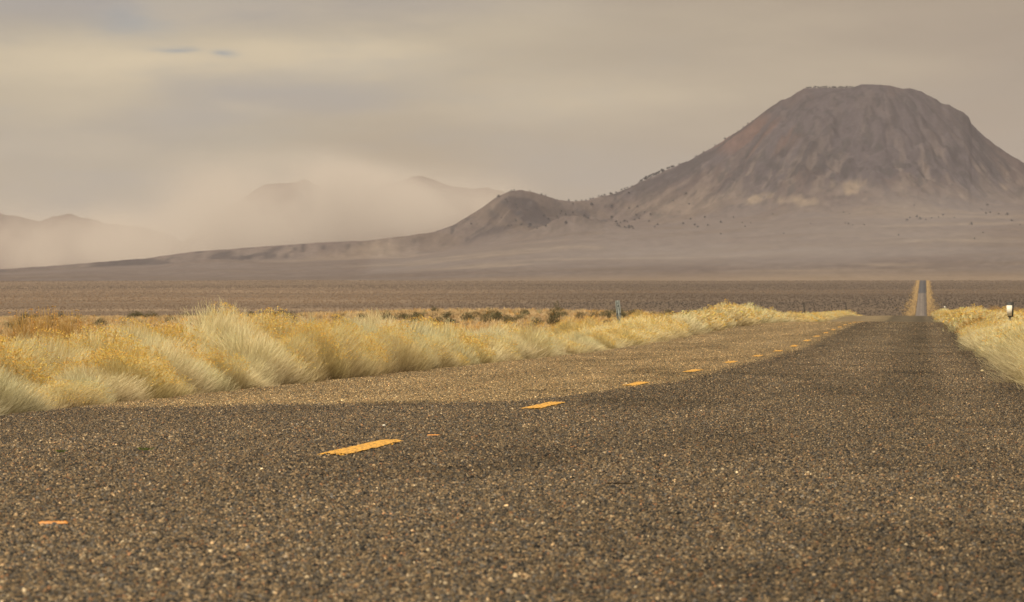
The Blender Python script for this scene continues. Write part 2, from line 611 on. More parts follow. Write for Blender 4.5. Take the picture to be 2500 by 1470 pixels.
def bush_mesh(style, var, lod):
    """unit bush: about 1 wide and 1 tall (height scaled on placing). Returns meshes stems, flowers, twigs"""
    key = (style, var, lod)
    if key in _bush_cache: return _bush_cache[key]
    r = np.random.default_rng(abs(hash((SNAMES.index(style), var, lod))) % 2 ** 31)
    lowc, highc, fl, flc, splay = STYLES[style]
    n = (6000, 2600, 900)[lod]
    wid = (.0042, .0072, .018)[lod]
    # uneven dome: a few lobes of different height
    lob = r.normal(size=(18, 3)); lob[:, 2] = np.abs(lob[:, 2]) * .8
    lob /= np.linalg.norm(lob, axis=1, keepdims=True)
    amp = r.uniform(-.26, .28, 18)
    d = dome_dirs(n, r, -.02)
    rad = 1 + sum(a * np.exp(-(1 - d @ l) * 16) for a, l in zip(amp, lob))
    depth = np.where(r.random(n) < .62, r.uniform(.90, 1.07, n), r.uniform(.55, 1.0, n))
    lowrim = (d[:, 2] < .16) & (r.random(n) < .75)
    d[lowrim, 2] = r.uniform(.16, .7, lowrim.sum())
    d /= np.linalg.norm(d, axis=1, keepdims=True)
    tip = d * (rad * depth)[:, None] * np.array([.56, .56, .94])
    tip[:, 2] = np.abs(tip[:, 2]) + .03
    tip[:, :2] *= (.58 + .42 * sstep(.03, .36, tip[:, 2]) + r.normal(0, .05, n))[:, None]
    # stem starts lower and nearer the crown root
    L = r.uniform(.15, .38, n)
    updir = np.stack([d[:, 0] * splay * .8 + .10, d[:, 1] * splay * .8, .85 + .5 * d[:, 2]], 1) + r.normal(0, .24, (n, 3))
    updir /= np.linalg.norm(updir, axis=1, keepdims=True)
    base = tip - updir * L[:, None]
    pull = r.uniform(.12, .35, n)[:, None]
    base[:, :2] *= (1 - pull)
    base[:, 2] = np.maximum(base[:, 2], r.uniform(0, .06, n))
    bend = np.stack([-d[:, 0] * .02, -d[:, 1] * .02, -.012 * np.ones(n)], 1) + r.normal(0, .012, (n, 3)) + d * np.array([.03, .03, 0])
    lowc = np.array(lowc); highc = np.array(highc)
    j = r.normal(1, .13, (n, 1))
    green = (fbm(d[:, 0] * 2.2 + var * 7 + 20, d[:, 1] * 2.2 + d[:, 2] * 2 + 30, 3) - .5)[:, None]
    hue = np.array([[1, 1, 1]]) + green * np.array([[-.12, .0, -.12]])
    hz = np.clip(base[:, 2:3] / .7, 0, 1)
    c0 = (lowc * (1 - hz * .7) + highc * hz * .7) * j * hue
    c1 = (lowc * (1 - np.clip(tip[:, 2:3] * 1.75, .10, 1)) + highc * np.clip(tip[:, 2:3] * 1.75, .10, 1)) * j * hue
    w = wid * r.uniform(.7, 1.3, n)
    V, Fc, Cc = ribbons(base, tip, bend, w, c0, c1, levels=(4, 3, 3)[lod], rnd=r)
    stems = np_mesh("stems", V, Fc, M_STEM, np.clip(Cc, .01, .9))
    # flower heads on the upper tips, in patches
    patch = fbm(d[:, 0] * 2.6 + 5 + var * 3, d[:, 1] * 2.6 + 40 + var, 3)
    score = patch + .30 * d[:, 2] + r.normal(0, .07, n)
    ok = np.where((depth > .86) & (tip[:, 2] > .45))[0]
    ok = ok[np.argsort(-score[ok])][:int(fl * len(ok)) + 8]
    heads = tip[ok]
    per = (5, 3, 2)[lod]; fr = (.0062, .0105, .024)[lod]
    cen = np.repeat(heads, per, 0) + r.normal(0, fr * 1.1, (len(heads) * per, 3))
    m = len(cen)
    o = r.normal(size=(m, 4, 3)); o /= np.linalg.norm(o, axis=2, keepdims=True)
    FV = cen[:, None, :] + o * (fr * r.uniform(.7, 1.4, m))[:, None, None]
    b = (np.arange(m) * 4)[:, None]
    FF = np.concatenate([b + np.array([[0, 1, 2]]), b + np.array([[0, 2, 3]]), b + np.array([[1, 2, 3]])])
    fcol = np.array(flc) * r.normal(1, .16, (m, 1)) * np.array([[1, 1, 1]])
    fcol = fcol * (1 + r.normal(0, .08, (m, 3)))
    flowers = np_mesh("flower_heads", FV.reshape(-1, 3), FF, M_FLOWER, np.clip(np.repeat(fcol, 4, 0), .01, .9))
    # woody base and dead twigs sprawling at the foot
    k = (420, 200, 60)[lod]
    a = r.uniform(0, 2 * np.pi, k)
    el = r.uniform(.03, .8, k)
    ln = r.uniform(.22, .55, k)
    bs = np.stack([r.normal(0, .07, k), r.normal(0, .07, k), r.uniform(0, .02, k)], 1)
    tp = bs + np.stack([np.cos(a) * np.cos(el) * ln, np.sin(a) * np.cos(el) * ln, np.sin(el) * ln * .8 + .01], 1)
    bd = np.stack([np.zeros(k), np.zeros(k), r.uniform(-.01, .06, k)], 1)
    tc = np.array([.085, .056, .03]) * r.normal(1, .25, (k, 1)); tc2 = np.array([.20, .145, .085]) * r.normal(1, .2, (k, 1))
    V, Fc, Cc = ribbons(bs, tp, bd, np.full(k, wid * 1.7), tc, tc2, 4, .4, r)
    twigs = np_mesh("woody_base", V, Fc, M_WOOD, np.clip(Cc, .01, .9))
    _bush_cache[key] = (stems, flowers, twigs)
    return _bush_cache[key]


_far_cache = {}


def far_bush_arrays(style, var):
    """stems, flowers and twigs of a distant bush as one mesh's arrays"""
    key = (style, var)
    if key not in _far_cache:
        V, F, C, o = [], [], [], 0
        for me in bush_mesh(style, var, 2):
            n = len(me.vertices)
            v = np.zeros(n * 3, np.float32); me.vertices.foreach_get("co", v)
            c = np.zeros(n * 4, np.float32); me.color_attributes["tint"].data.foreach_get("color", c)
            l = np.zeros(len(me.loops), np.int32); me.loops.foreach_get("vertex_index", l)
            k = me.polygons[0].loop_total
            V.append(v.reshape(-1, 3)); C.append(c.reshape(-1, 4)[:, :3]); F.append((l.reshape(-1, k) + o, k)); o += n
        _far_cache[key] = (np.concatenate(V), [F[0][0], F[2][0]], F[1][0], np.concatenate(C))
    return _far_cache[key]


_far_mesh = {}


def far_bush_mesh(style, var):
    key = (style, var)
    if key not in _far_mesh:
        V, Q, T, C = far_bush_arrays(style, var)
        _far_mesh[key] = np_mesh("rabbitbrush", V, Q + [T], M_STEM, C)
    return _far_mesh[key]


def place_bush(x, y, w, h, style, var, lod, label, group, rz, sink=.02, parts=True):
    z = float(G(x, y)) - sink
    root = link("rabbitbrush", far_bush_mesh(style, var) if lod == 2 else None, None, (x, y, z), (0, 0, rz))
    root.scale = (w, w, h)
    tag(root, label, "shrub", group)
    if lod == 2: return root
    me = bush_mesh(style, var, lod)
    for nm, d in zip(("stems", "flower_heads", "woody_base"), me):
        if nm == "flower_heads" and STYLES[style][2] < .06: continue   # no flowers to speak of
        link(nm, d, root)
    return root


ORD = ['first', 'second', 'third', 'fourth', 'fifth', 'sixth', 'seventh', 'eighth', 'ninth', 'tenth', 'eleventh', 'twelfth']


def height_left(y):
    return np.interp(y, [25, 36, 45, 52, 60, 75, 88, 100, 112, 125, 140, 160, 190, 215, 260, 420],
                     [.56, .60, .70, .82, .88, .80, .70, .58, .46, .50, .60, .72, .86, .86, .70, .62])


def build_left_bushes():
    r = random.Random(11)
    spots = []
    y = 34.5
    while y < 112:                      # near stretch: two staggered rows and some behind
        s = .78 + .0038 * y
        spots.append((-6.98 - abs(r.gauss(0, .17)), y + r.uniform(-.25, .25), 'front row'))
        spots.append((-7.95 + r.uniform(-.25, .25), y + s / 2 + r.uniform(-.3, .3), 'back row'))
        y += s + r.uniform(-.08, .12)
    y = 112.5
    while y < 205:
        s = 2.2
        spots.append((-7.25 + r.uniform(-.15, .15), y, 'far'))
        if r.random() < .45: spots.append((-8.3 + r.uniform(-.3, .3), y + .6, 'far'))
        y += s + r.uniform(-.25, .3)
    named = {}
    rows = []
    for (x, y, row) in spots:
        wts = [1.6, 3.4, 2.4, 2.0, 0, .7] if row == 'front row' else [1.2, 3.6, 1.2, 3.4, 0, .4]
        st = r.choices(SNAMES, wts)[0]
        hh = float(height_left(y))
        if row == 'front row':
            h = hh * r.uniform(.62, .92); w = r.uniform(.78, 1.04)
            if r.random() < .25: h *= .62; w *= .8
            if r.random() < .06: continue
        elif row == 'back row':
            h = hh * r.uniform(.92, 1.14); w = r.uniform(.95, 1.25)
        else:
            h = hh * r.uniform(.78, 1.12); w = r.uniform(1.3, 1.9)
        rows.append([x, y, w, h, st, row])
        if row != 'far':
            k = max(0, int(round((y - 25.2) / 12.2)))
            named.setdefault((st, row, k), []).append(len(rows) - 1)
    lab = {}
    for (st, row, k), idx in named.items():
        idx.sort(key=lambda i: rows[i][1])
        m = len(idx)
        for q, i in enumerate(idx):
            rank = '' if m == 1 else ({2: ['nearer ', 'farther ']}.get(m) or
                                      (['nearest '] + [ORD[a] + ' ' for a in range(1, m - 1)] + ['farthest ']))[q]
            lab[i] = f"{rank}{st} rabbitbrush, left verge {row}, abreast of the {ORD[k]} yellow dash"
    for i, (x, y, w, h, st, row) in enumerate(rows):
        lod = 0 if y < 75 else (1 if y < 150 else 2)
        if row == 'far':
            l = (f"{st} rabbitbrush beyond the tall metal post on the left verge" if y > 139
                 else f"{st} rabbitbrush just before the tall metal post on the left verge")
            g = "rabbitbrush along the left road edge toward the crest"
        else:
            l = lab[i]; g = "rabbitbrush lining the left road edge"
        place_bush(x, y, w, h, st, r.randrange(3 if lod == 0 else 2), lod, l, g, r.uniform(-.5, .5) if r.random() < .7 else r.uniform(2.6, 3.6))


build_left_bushes()


def build_right_bushes():
    r = random.Random(5)
    spots = []
    y = 44.0
    while y < 150:
        s = 1.3 + .012 * y
        xe = 1.72
        spots.append((xe + r.uniform(-.1, .12), y, 'edge'))
        if .0195 * y > .9: spots.append((xe + .9 + r.uniform(-.2, .2), y + s * .5, 'second'))
        if .0195 * y > 2.3 and r.random() < .6: spots.append((xe + 1.9 + r.uniform(-.3, .3), y + s * .3, 'third'))
        y += s + r.uniform(-.1, .2)
    near = [i for i, s in enumerate(spots) if s[1] < 62]
    for i, (x, y, row) in enumerate(spots):
        st = r.choices(SNAMES, [1.6, 3, 3, 2, .1, .4])[0]
        w = r.uniform(1.05, 1.45); h = r.uniform(.50, .68) if row == 'edge' else r.uniform(.62, .76)
        if y > 120: h *= .86; w *= 1.2
        lod = 0 if y < 75 else (1 if y < 140 else 2)
        where = {'edge': "at the front", 'second': "in the second row", 'third': "at the back"}[row]
        near = ("nearest the camera" if y < 62 else "below the white-topped marker post")
        place_bush(x, y, w, h, st, r.randrange(2), lod,
                   f"{st} rabbitbrush {where} of the right verge, {near}", "rabbitbrush on the right verge", r.uniform(-.5, .5))


build_right_bushes()


def build_field_bushes():
    for (px, d, ytop, w, st, lab) in [
            (70, 62, 783, 1.1, 'tawny', "tawny brown bush behind the verge, left of its two tawny neighbours"),
            (128, 64, 775, 1.2, 'tawny', "tawny brown bush behind the verge, middle one of three"),
            (186, 63, 784, 1.1, 'tawny', "tawny brown bush behind the verge, right of its two tawny neighbours"),
            (1398, 150, 781, 1.5, 'yellow-flowered', "yellow rabbitbrush in the field right of the big upright sagebrush"),
            (1446, 155, 779, 1.4, 'yellow-flowered', "yellow rabbitbrush in the field just left of the metal post"),
            (1566, 190, 763, 1.3, 'yellow-flowered', "yellow rabbitbrush in the field just right of the metal post"),
            (2440, 320, 752, 2.2, 'tawny', "tawny bush in the field left of the white-topped marker post"),
            (2492, 300, 756, 2.2, 'tawny', "tawny bush at the right edge behind the white-topped marker post")]:
        x = (px - 2253) / F_PX * d
        h = float(wz(ytop, d)) - float(G(x, d))
        place_bush(x, d, w, max(h, .35), st, 0, 1, lab, "bushes in the field behind the verge", .3)


build_field_bushes()


# ------------------------------------------------------------------ ground cover (stuff)
def join_ribbons(parts):
    V, F, C, o = [], [], [], 0
    for v, f, c in parts:
        V.append(v); F.append(f + o); C.append(c); o += len(v)
    return np.concatenate(V), np.concatenate(F), np.concatenate(C)


def tufts(name, pts, hts, nb, wid, cols, lean, label, cat, mat, spread=.5, seed=1):
    r = np.random.default_rng(seed)
    n = len(pts)
    idx = np.repeat(np.arange(n), nb)
    k = len(idx)
    h = hts[idx] * r.uniform(.55, 1.1, k)
    a = r.uniform(0, 2 * np.pi, k)
    el = r.uniform(.35, 1.5, k)
    base = pts[idx] + np.stack([r.normal(0, .07, k), r.normal(0, .07, k), np.zeros(k)], 1) * (hts[idx] / .35)[:, None]
    tip = base + np.stack([np.cos(a) * np.cos(el) * h * spread * 1.6 + lean * h, np.sin(a) * np.cos(el) * h * spread * 1.6, np.sin(el) * h], 1)
    bend = np.stack([np.zeros(k), np.zeros(k), .10 * h], 1)
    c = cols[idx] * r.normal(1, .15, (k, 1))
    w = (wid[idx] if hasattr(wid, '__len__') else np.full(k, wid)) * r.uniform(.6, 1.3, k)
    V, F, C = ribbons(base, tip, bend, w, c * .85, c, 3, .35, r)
    me = np_mesh(name, V, F, mat, np.clip(C, .01, .9))
    return tag(link(name, me), label, cat, kind="stuff")


def build_cover():
    r = np.random.default_rng(21)
    # litter and short dead grass along both asphalt edges
    n = 2600
    y = r.uniform(24, 150, n) ; y = 24 + (y - 24) * r.uniform(.2, 1, n)
    x = np.where(r.random(n) < .78, -6.76 - np.abs(r.normal(0, .17, n)), 1.20 + np.abs(r.normal(0, .14, n)))
    pts = np.stack([x, y, G(x, y) - .01], 1)
    pal = np.array([[.15, .10, .055], [.24, .17, .10], [.08, .052, .03], [.36, .28, .17]])  # browns deepened to paint the shadow line under the brush
    tufts("dry_litter", pts, r.uniform(.05, .19, n), 12, .005 + .00003 * y, pal[r.choice(4, n, p=[.35, .3, .2, .15])], .1,
          "dead brown twigs and grass along the asphalt edge", "litter", M_WOOD, .9, 3)
    # the field behind the verge rows
    n = 11000
    y = 60 + 470 * r.random(n) ** .8
    u = r.uniform(-.20, -.0, n)
    x = u * y - 1.5
    keep = x < -8.9
    nr = 900
    yr = 70 + 430 * r.random(nr); xr = r.uniform(3.6, 14, nr)
    x = np.concatenate([x[keep], xr]); y = np.concatenate([y[keep], yr])
    n = len(x)
    pts = np.stack([x, y, G(x, y) - .02], 1)
    pal = np.array([[.62, .46, .26], [.54, .39, .22], [.68, .53, .32], [.70, .44, .15], [.40, .30, .17], [.44, .39, .23]])
    pn = fbm(x / 7, y / 22, 3)
    ch = np.where(pn > .62, r.choice(6, n, p=[.1, .1, .1, .5, .1, .1]), r.choice(6, n, p=[.3, .28, .2, .02, .1, .1]))
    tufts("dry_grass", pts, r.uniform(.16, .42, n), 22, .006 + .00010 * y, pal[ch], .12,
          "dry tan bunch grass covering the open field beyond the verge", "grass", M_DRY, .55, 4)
    # rabbitbrush further on, over the crests, both sides: too many and too small to tell apart
    # rabbitbrush further on, over the crests, both sides: too many and too small to tell apart
    rr = random.Random(9)
    V, Q, T, C, o = [], [], [], [], 0
    def put(x, y, w, h):
        nonlocal o
        v, q, t3, c = far_bush_arrays(rr.choices(SNAMES, [2, 3, 2, 2.4, .1, .4])[0], rr.randrange(2))
        a = rr.uniform(-.6, .6)
        ca, sa = math.cos(a) * w, math.sin(a) * w
        V.append(np.stack([x + v[:, 0] * ca - v[:, 1] * sa, y + v[:, 0] * sa + v[:, 1] * ca, float(G(x, y)) - .03 + v[:, 2] * h], 1))
        Q.extend([f + o for f in q]); T.append(t3 + o); C.append(c); o += len(v)
    y = 206.0
    while y < 600:
        put(-7.4 + rr.uniform(-.2, .2), y, rr.uniform(1.4, 2.0), float(height_left(y)) * rr.uniform(.8, 1.1))
        if rr.random() < .4: put(-8.6 + rr.uniform(-.4, .4), y + 1, 1.6, .62)
        y += 2.4 + .006 * (y - 200)
    y = 151.0
    while y < 600:
        for k in range(3):
            if k == 0 or rr.random() < .6:
                put(1.85 + k * 1.1 + rr.uniform(-.25, .25), y + rr.uniform(-.8, .8), rr.uniform(1.4, 1.9), rr.uniform(.62, .8))
        y += 2.6 + .006 * (y - 150)
    me = np_mesh("distant_rabbitbrush", np.concatenate(V), [np.concatenate(Q), np.concatenate(T)], M_STEM, np.concatenate(C))
    tag(link("distant_rabbitbrush", me), "yellow rabbitbrush lining the road over the second crest", "shrubs", kind="stuff")


build_cover()


def octa_field(name, x, y, z, rad, hgt, col, mat, label, cat):
    n = len(x)
    r = np.random.default_rng(77)
    V = np.zeros((n, 6, 3), np.float32)
    a0 = r.uniform(0, 6.28, n)
    for j in range(4):
        rr = rad * r.uniform(.7, 1.2, n)
        V[:, j, 0] = x + rr * np.cos(a0 + j * np.pi / 2); V[:, j, 1] = y + rr * np.sin(a0 + j * np.pi / 2); V[:, j, 2] = z + hgt * r.uniform(.3, .6, n)
    V[:, 4] = np.stack([x, y, z - .15], 1)
    V[:, 5] = np.stack([x + rad * r.normal(0, .25, n), y, z + hgt], 1)
    b = (np.arange(n) * 6)[:, None]
    F = np.concatenate([b + np.array([[j, (j + 1) % 4, 5]]) for j in range(4)] + [b + np.array([[(j + 1) % 4, j, 4]]) for j in range(4)])
    me = np_mesh(name, V.reshape(-1, 3), F, mat, np.repeat(np.clip(col, .01, .9), 6, 0))
    return tag(link(name, me), label, cat, kind="stuff")


def build_far_cover():
    r = np.random.default_rng(31)
    m, t, b = pnode("steppe_shrub", .95, .05)
    t.put(b.inputs['Base Color'], attr(t))
    # sagebrush over the whole valley floor
    n = 90000
    y = 1500 + 5200 * r.random(n) ** .75
    u = r.uniform(-.20, .04, n)
    x = u * y
    keep = np.abs(x - road_c(y)) > 9
    x, y, u = x[keep], y[keep], u[keep]
    n = len(x)
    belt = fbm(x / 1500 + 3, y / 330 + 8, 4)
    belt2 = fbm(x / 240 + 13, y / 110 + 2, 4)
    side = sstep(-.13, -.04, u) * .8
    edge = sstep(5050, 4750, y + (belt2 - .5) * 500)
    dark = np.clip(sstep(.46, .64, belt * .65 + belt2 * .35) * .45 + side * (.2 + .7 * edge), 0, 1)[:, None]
    far = sstep(4300, 6000, y)[:, None]  # distance haze painted in: shrub colour pales towards the far edge
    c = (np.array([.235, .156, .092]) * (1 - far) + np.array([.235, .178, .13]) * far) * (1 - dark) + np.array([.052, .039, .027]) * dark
    c = c * r.normal(1, .12, (n, 1))
    sz = r.uniform(.45, 1.15, n) * np.interp(y, [3500, 5000], [.62, 1.0])
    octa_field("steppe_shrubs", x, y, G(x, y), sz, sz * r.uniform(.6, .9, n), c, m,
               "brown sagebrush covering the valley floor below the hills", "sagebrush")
    # yellow verge of the far stretch of road
    n = 6500
    y = 2700 + 3800 * r.random(n)
    s = np.where(r.random(n) < .5, -1, 1)
    off = HALF + .5 + np.abs(r.normal(0, 1, n)) * np.interp(y, [2700, 3600, 4600, 6500], [5.5, 5.0, 3.0, 1.8])
    x = road_c(y) + s * off
    c = np.array([[.34, .23, .09], [.29, .20, .10], [.24, .16, .075]])[r.choice(3, n)] * r.normal(1, .15, (n, 1))
    sz = r.uniform(.4, .8, n)
    octa_field("verge_shrubs", x, y, G(x, y), sz, sz * 1.1, c, m, "yellow shrubs lining the far straight stretch of road", "shrubs")


build_far_cover()


# ------------------------------------------------------------------ sagebrush bushes in the field (individuals)
_sage = []


def sage_mesh(v):
    r = np.random.default_rng(300 + v)
    n = 1500
    d = dome_dirs(n, r, -.05)
    lob = dome_dirs(7, r, .1); amp = r.uniform(-.3, .35, 7)
    rad = 1 + sum(a * np.exp(-(1 - d @ l) * 6) for a, l in zip(amp, lob))
    c = d * (rad * r.uniform(.45, 1.05, n))[:, None] * np.array([.6, .6, .95])
    c[:, 2] = np.abs(c[:, 2]) + .06
    s = r.uniform(.020, .050, n)
    o = r.normal(size=(n, 3, 3)); o /= np.linalg.norm(o, axis=2, keepdims=True)
    o[:, 0] += np.array([0, 0, 1.2])
    V = c[:, None, :] + o * s[:, None, None]
    F = np.arange(n * 3).reshape(n, 3)
    pal = np.array([[.115, .105, .055], [.085, .080, .042], [.15, .135, .075], [.17, .125, .06]])
    C = np.repeat(pal[r.choice(4, n, p=[.35, .35, .2, .1])] * r.normal(1, .15, (n, 1)), 3, 0)
    fol = np_mesh("foliage", V.reshape(-1, 3), F, M_SAGE, np.clip(C, .01, .9))
    k = 60
    d2 = dome_dirs(k, r, .1)
    bs = r.normal(0, .05, (k, 3)); bs[:, 2] = 0
    tp = d2 * np.array([.5, .5, .85]) * r.uniform(.6, 1, (k, 1))
    cc = np.tile([.09, .065, .04], (k, 1)) * r.normal(1, .2, (k, 1))
    V, F, C = ribbons(bs, tp, r.normal(0, .03, (k, 3)), np.full(k, .022), cc, cc, 4, .4, r)
    br = np_mesh("branches", V, F, M_WOOD, np.clip(C, .01, .9))
    return fol, br


def build_sage():
    for v in range(3): _sage.append(sage_mesh(v))
    r = random.Random(3)
    spec = [  # px, base py, height px, width/height, label
        (36, 803, 30, 1.2, "dark sagebrush at the far left edge of the field behind the verge"),
        (115, 806, 22, 1.6, "low dark sagebrush left of the tawny grass clump behind the verge"),
        (232, 803, 26, 1.3, "dark sagebrush right of the tawny grass clump, behind the golden-tipped brush"),
        (308, 782, 14, 1.6, "small sagebrush behind the verge, left of a similar pair far back"),
        (353, 780, 14, 1.8, "small sagebrush, left one of the far pair above the golden-tipped brush"),
        (437, 781, 13, 1.8, "small sagebrush, right one of the far pair above the golden-tipped brush"),
        (939, 785, 22, 1.3, "leftmost sagebrush of the clump in the middle of the field"),
        (984, 782, 20, 2.0, "broad greyish sagebrush at the back of the middle clump"),
        (1014, 796, 28, 1.1, "dense dark sagebrush near the left end of the middle clump"),
        (1062, 797, 24, 1.5, "olive sagebrush between two dark ones in the middle of the field"),
        (1100, 799, 26, 1.6, "wide olive sagebrush low in the middle of the field"),
        (1143, 788, 26, 1.4, "grey-brown sagebrush just left of the tallest pair in the field"),
        (1190, 782, 24, 1.2, "left one of the two tallest green sagebrush in the middle field"),
        (1214, 784, 30, 1.1, "right one of the two tallest green sagebrush in the middle field"),
        (1240, 791, 22, 1.5, "dark sagebrush right of the tallest pair, close to the verge top"),
        (1268, 786, 20, 1.6, "sagebrush to the right of the tallest pair, thin and brownish"),
        (1285, 768, 14, 1.4, "small sagebrush on the skyline of the field right of the tall pair"),
        (1312, 799, 24, 1.3, "blackish sagebrush left of the big upright green one"),
        (1352, 804, 52, .62, "big upright green sagebrush standing alone behind the verge"),
        (1376, 806, 18, 1.6, "low dark sagebrush at the foot of the big upright green one"),
        (1420, 776, 14, 1.5, "small green sagebrush halfway between the upright one and the metal post"),
        (1452, 781, 20, 1.3, "dark sagebrush left of the tall metal post, left of a pair"),
        (1482, 781, 20, 1.5, "green sagebrush close to the left of the tall metal post"),
        (1524, 778, 16, 1.0, "dark sagebrush touching the right side of the tall metal post"),
        (1558, 774, 14, 1.5, "dark sagebrush right of the tall metal post on the field skyline"),
        (1596, 770, 10, 1.8, "flat dark sagebrush on the field skyline far right of the metal post"),
        (1690, 764, 9, 1.6, "tiny sagebrush on the skyline where the field meets the verge row"),
        (700, 776, 10, 2.0, "tiny sagebrush peeping over the tallest verge brush"),
        (640, 779, 12, 1.6, "tiny dark sagebrush left of the tallest verge brush"),
        (560, 780, 12, 1.6, "dark sagebrush above the golden crest of verge brush"),
        (500, 777, 10, 2.2, "flat sagebrush above the golden crest of verge brush"),
        (180, 780, 12, 2.4, "long flat sagebrush on the skyline above the tawny grass"),
        (70, 778, 12, 2.4, "long flat sagebrush on the skyline at the far left"),
        (2484, 768, 12, 2.4, "dark sagebrush right of the white-topped marker post at the right edge"),
        (820, 783, 14, 1.8, "small olive sagebrush left of the middle clump"),
        (880, 780, 15, 1.7, "second small olive sagebrush just left of the middle clump"),
    ]
    for k in range(64):
        px = r.uniform(0, 1720)
        ytop = np.interp(px, [0, 300, 700, 1300, 1720], [768, 768, 764, 754, 758])
        py = ytop + abs(r.gauss(0, 1)) * 16 + 6
        spec.append((px, py, r.uniform(9, 20), r.uniform(1.2, 2.2), "small dark sagebrush scattered in the tan grass of the left field"))
    for i, (px, py, hp, asp, lab) in enumerate(spec):
        # walk along the line of sight until it meets the field
        best = None
        for d in np.arange(90, 520, 2.0):
            x = (px - 2253) / F_PX * d
            if abs(x + 2.8) < HALF + 2.6: continue
            if wz(py, d) <= float(G(x, d)):
                best = d; break
        d = best or 420.0
        x = (px - 2253) / F_PX * d
        h = hp * d / F_PX * 1.08
        w = h * asp
        root = link("sagebrush", None, None, (x, d, float(G(x, d)) - .03), (0, 0, r.uniform(0, 6)))
        root.scale = (w, w, h)
        tag(root, lab, "shrub", "sagebrush in the field left of the road" if px < 2000 else None)
        fol, br = _sage[i % 3]
        link("foliage", fol, root); link("branches", br, root)


build_sage()


# ------------------------------------------------------------------ mountain, hills
RIDGE = np.array([(-500, 672), (-300, 668), (0, 657), (120, 650), (240, 640), (350, 631), (450, 617), (500, 612), (560, 608), (700, 598), (800, 591),
                  (900, 587), (1000, 575), (1060, 566), (1110, 548), (1160, 518), (1200, 490), (1220, 477), (1240, 468), (1255, 466), (1272, 464),
                  (1300, 469), (1340, 481), (1375, 489), (1400, 493), (1430, 490), (1500, 473), (1560, 448), (1620, 418), (1680, 393), (1740, 360),
                  (1800, 322), (1850, 285), (1880, 262), (1905, 246), (1930, 237), (1945, 226), (1962, 218), (1990, 214), (2050, 215), (2080, 213),
                  (2105, 206), (2130, 205), (2165, 208), (2205, 217), (2222, 216), (2250, 222), (2285, 242), (2300, 252), (2318, 255), (2340, 269),
                  (2352, 275), (2366, 286), (2372, 303), (2386, 318), (2410, 338), (2450, 367), (2500, 397), (2600, 450), (2750, 515), (2900, 560), (3400, 600)], float)


def smooth_interp(x, pts, w=1):
    return np.interp(x, pts[:, 0], pts[:, 1])


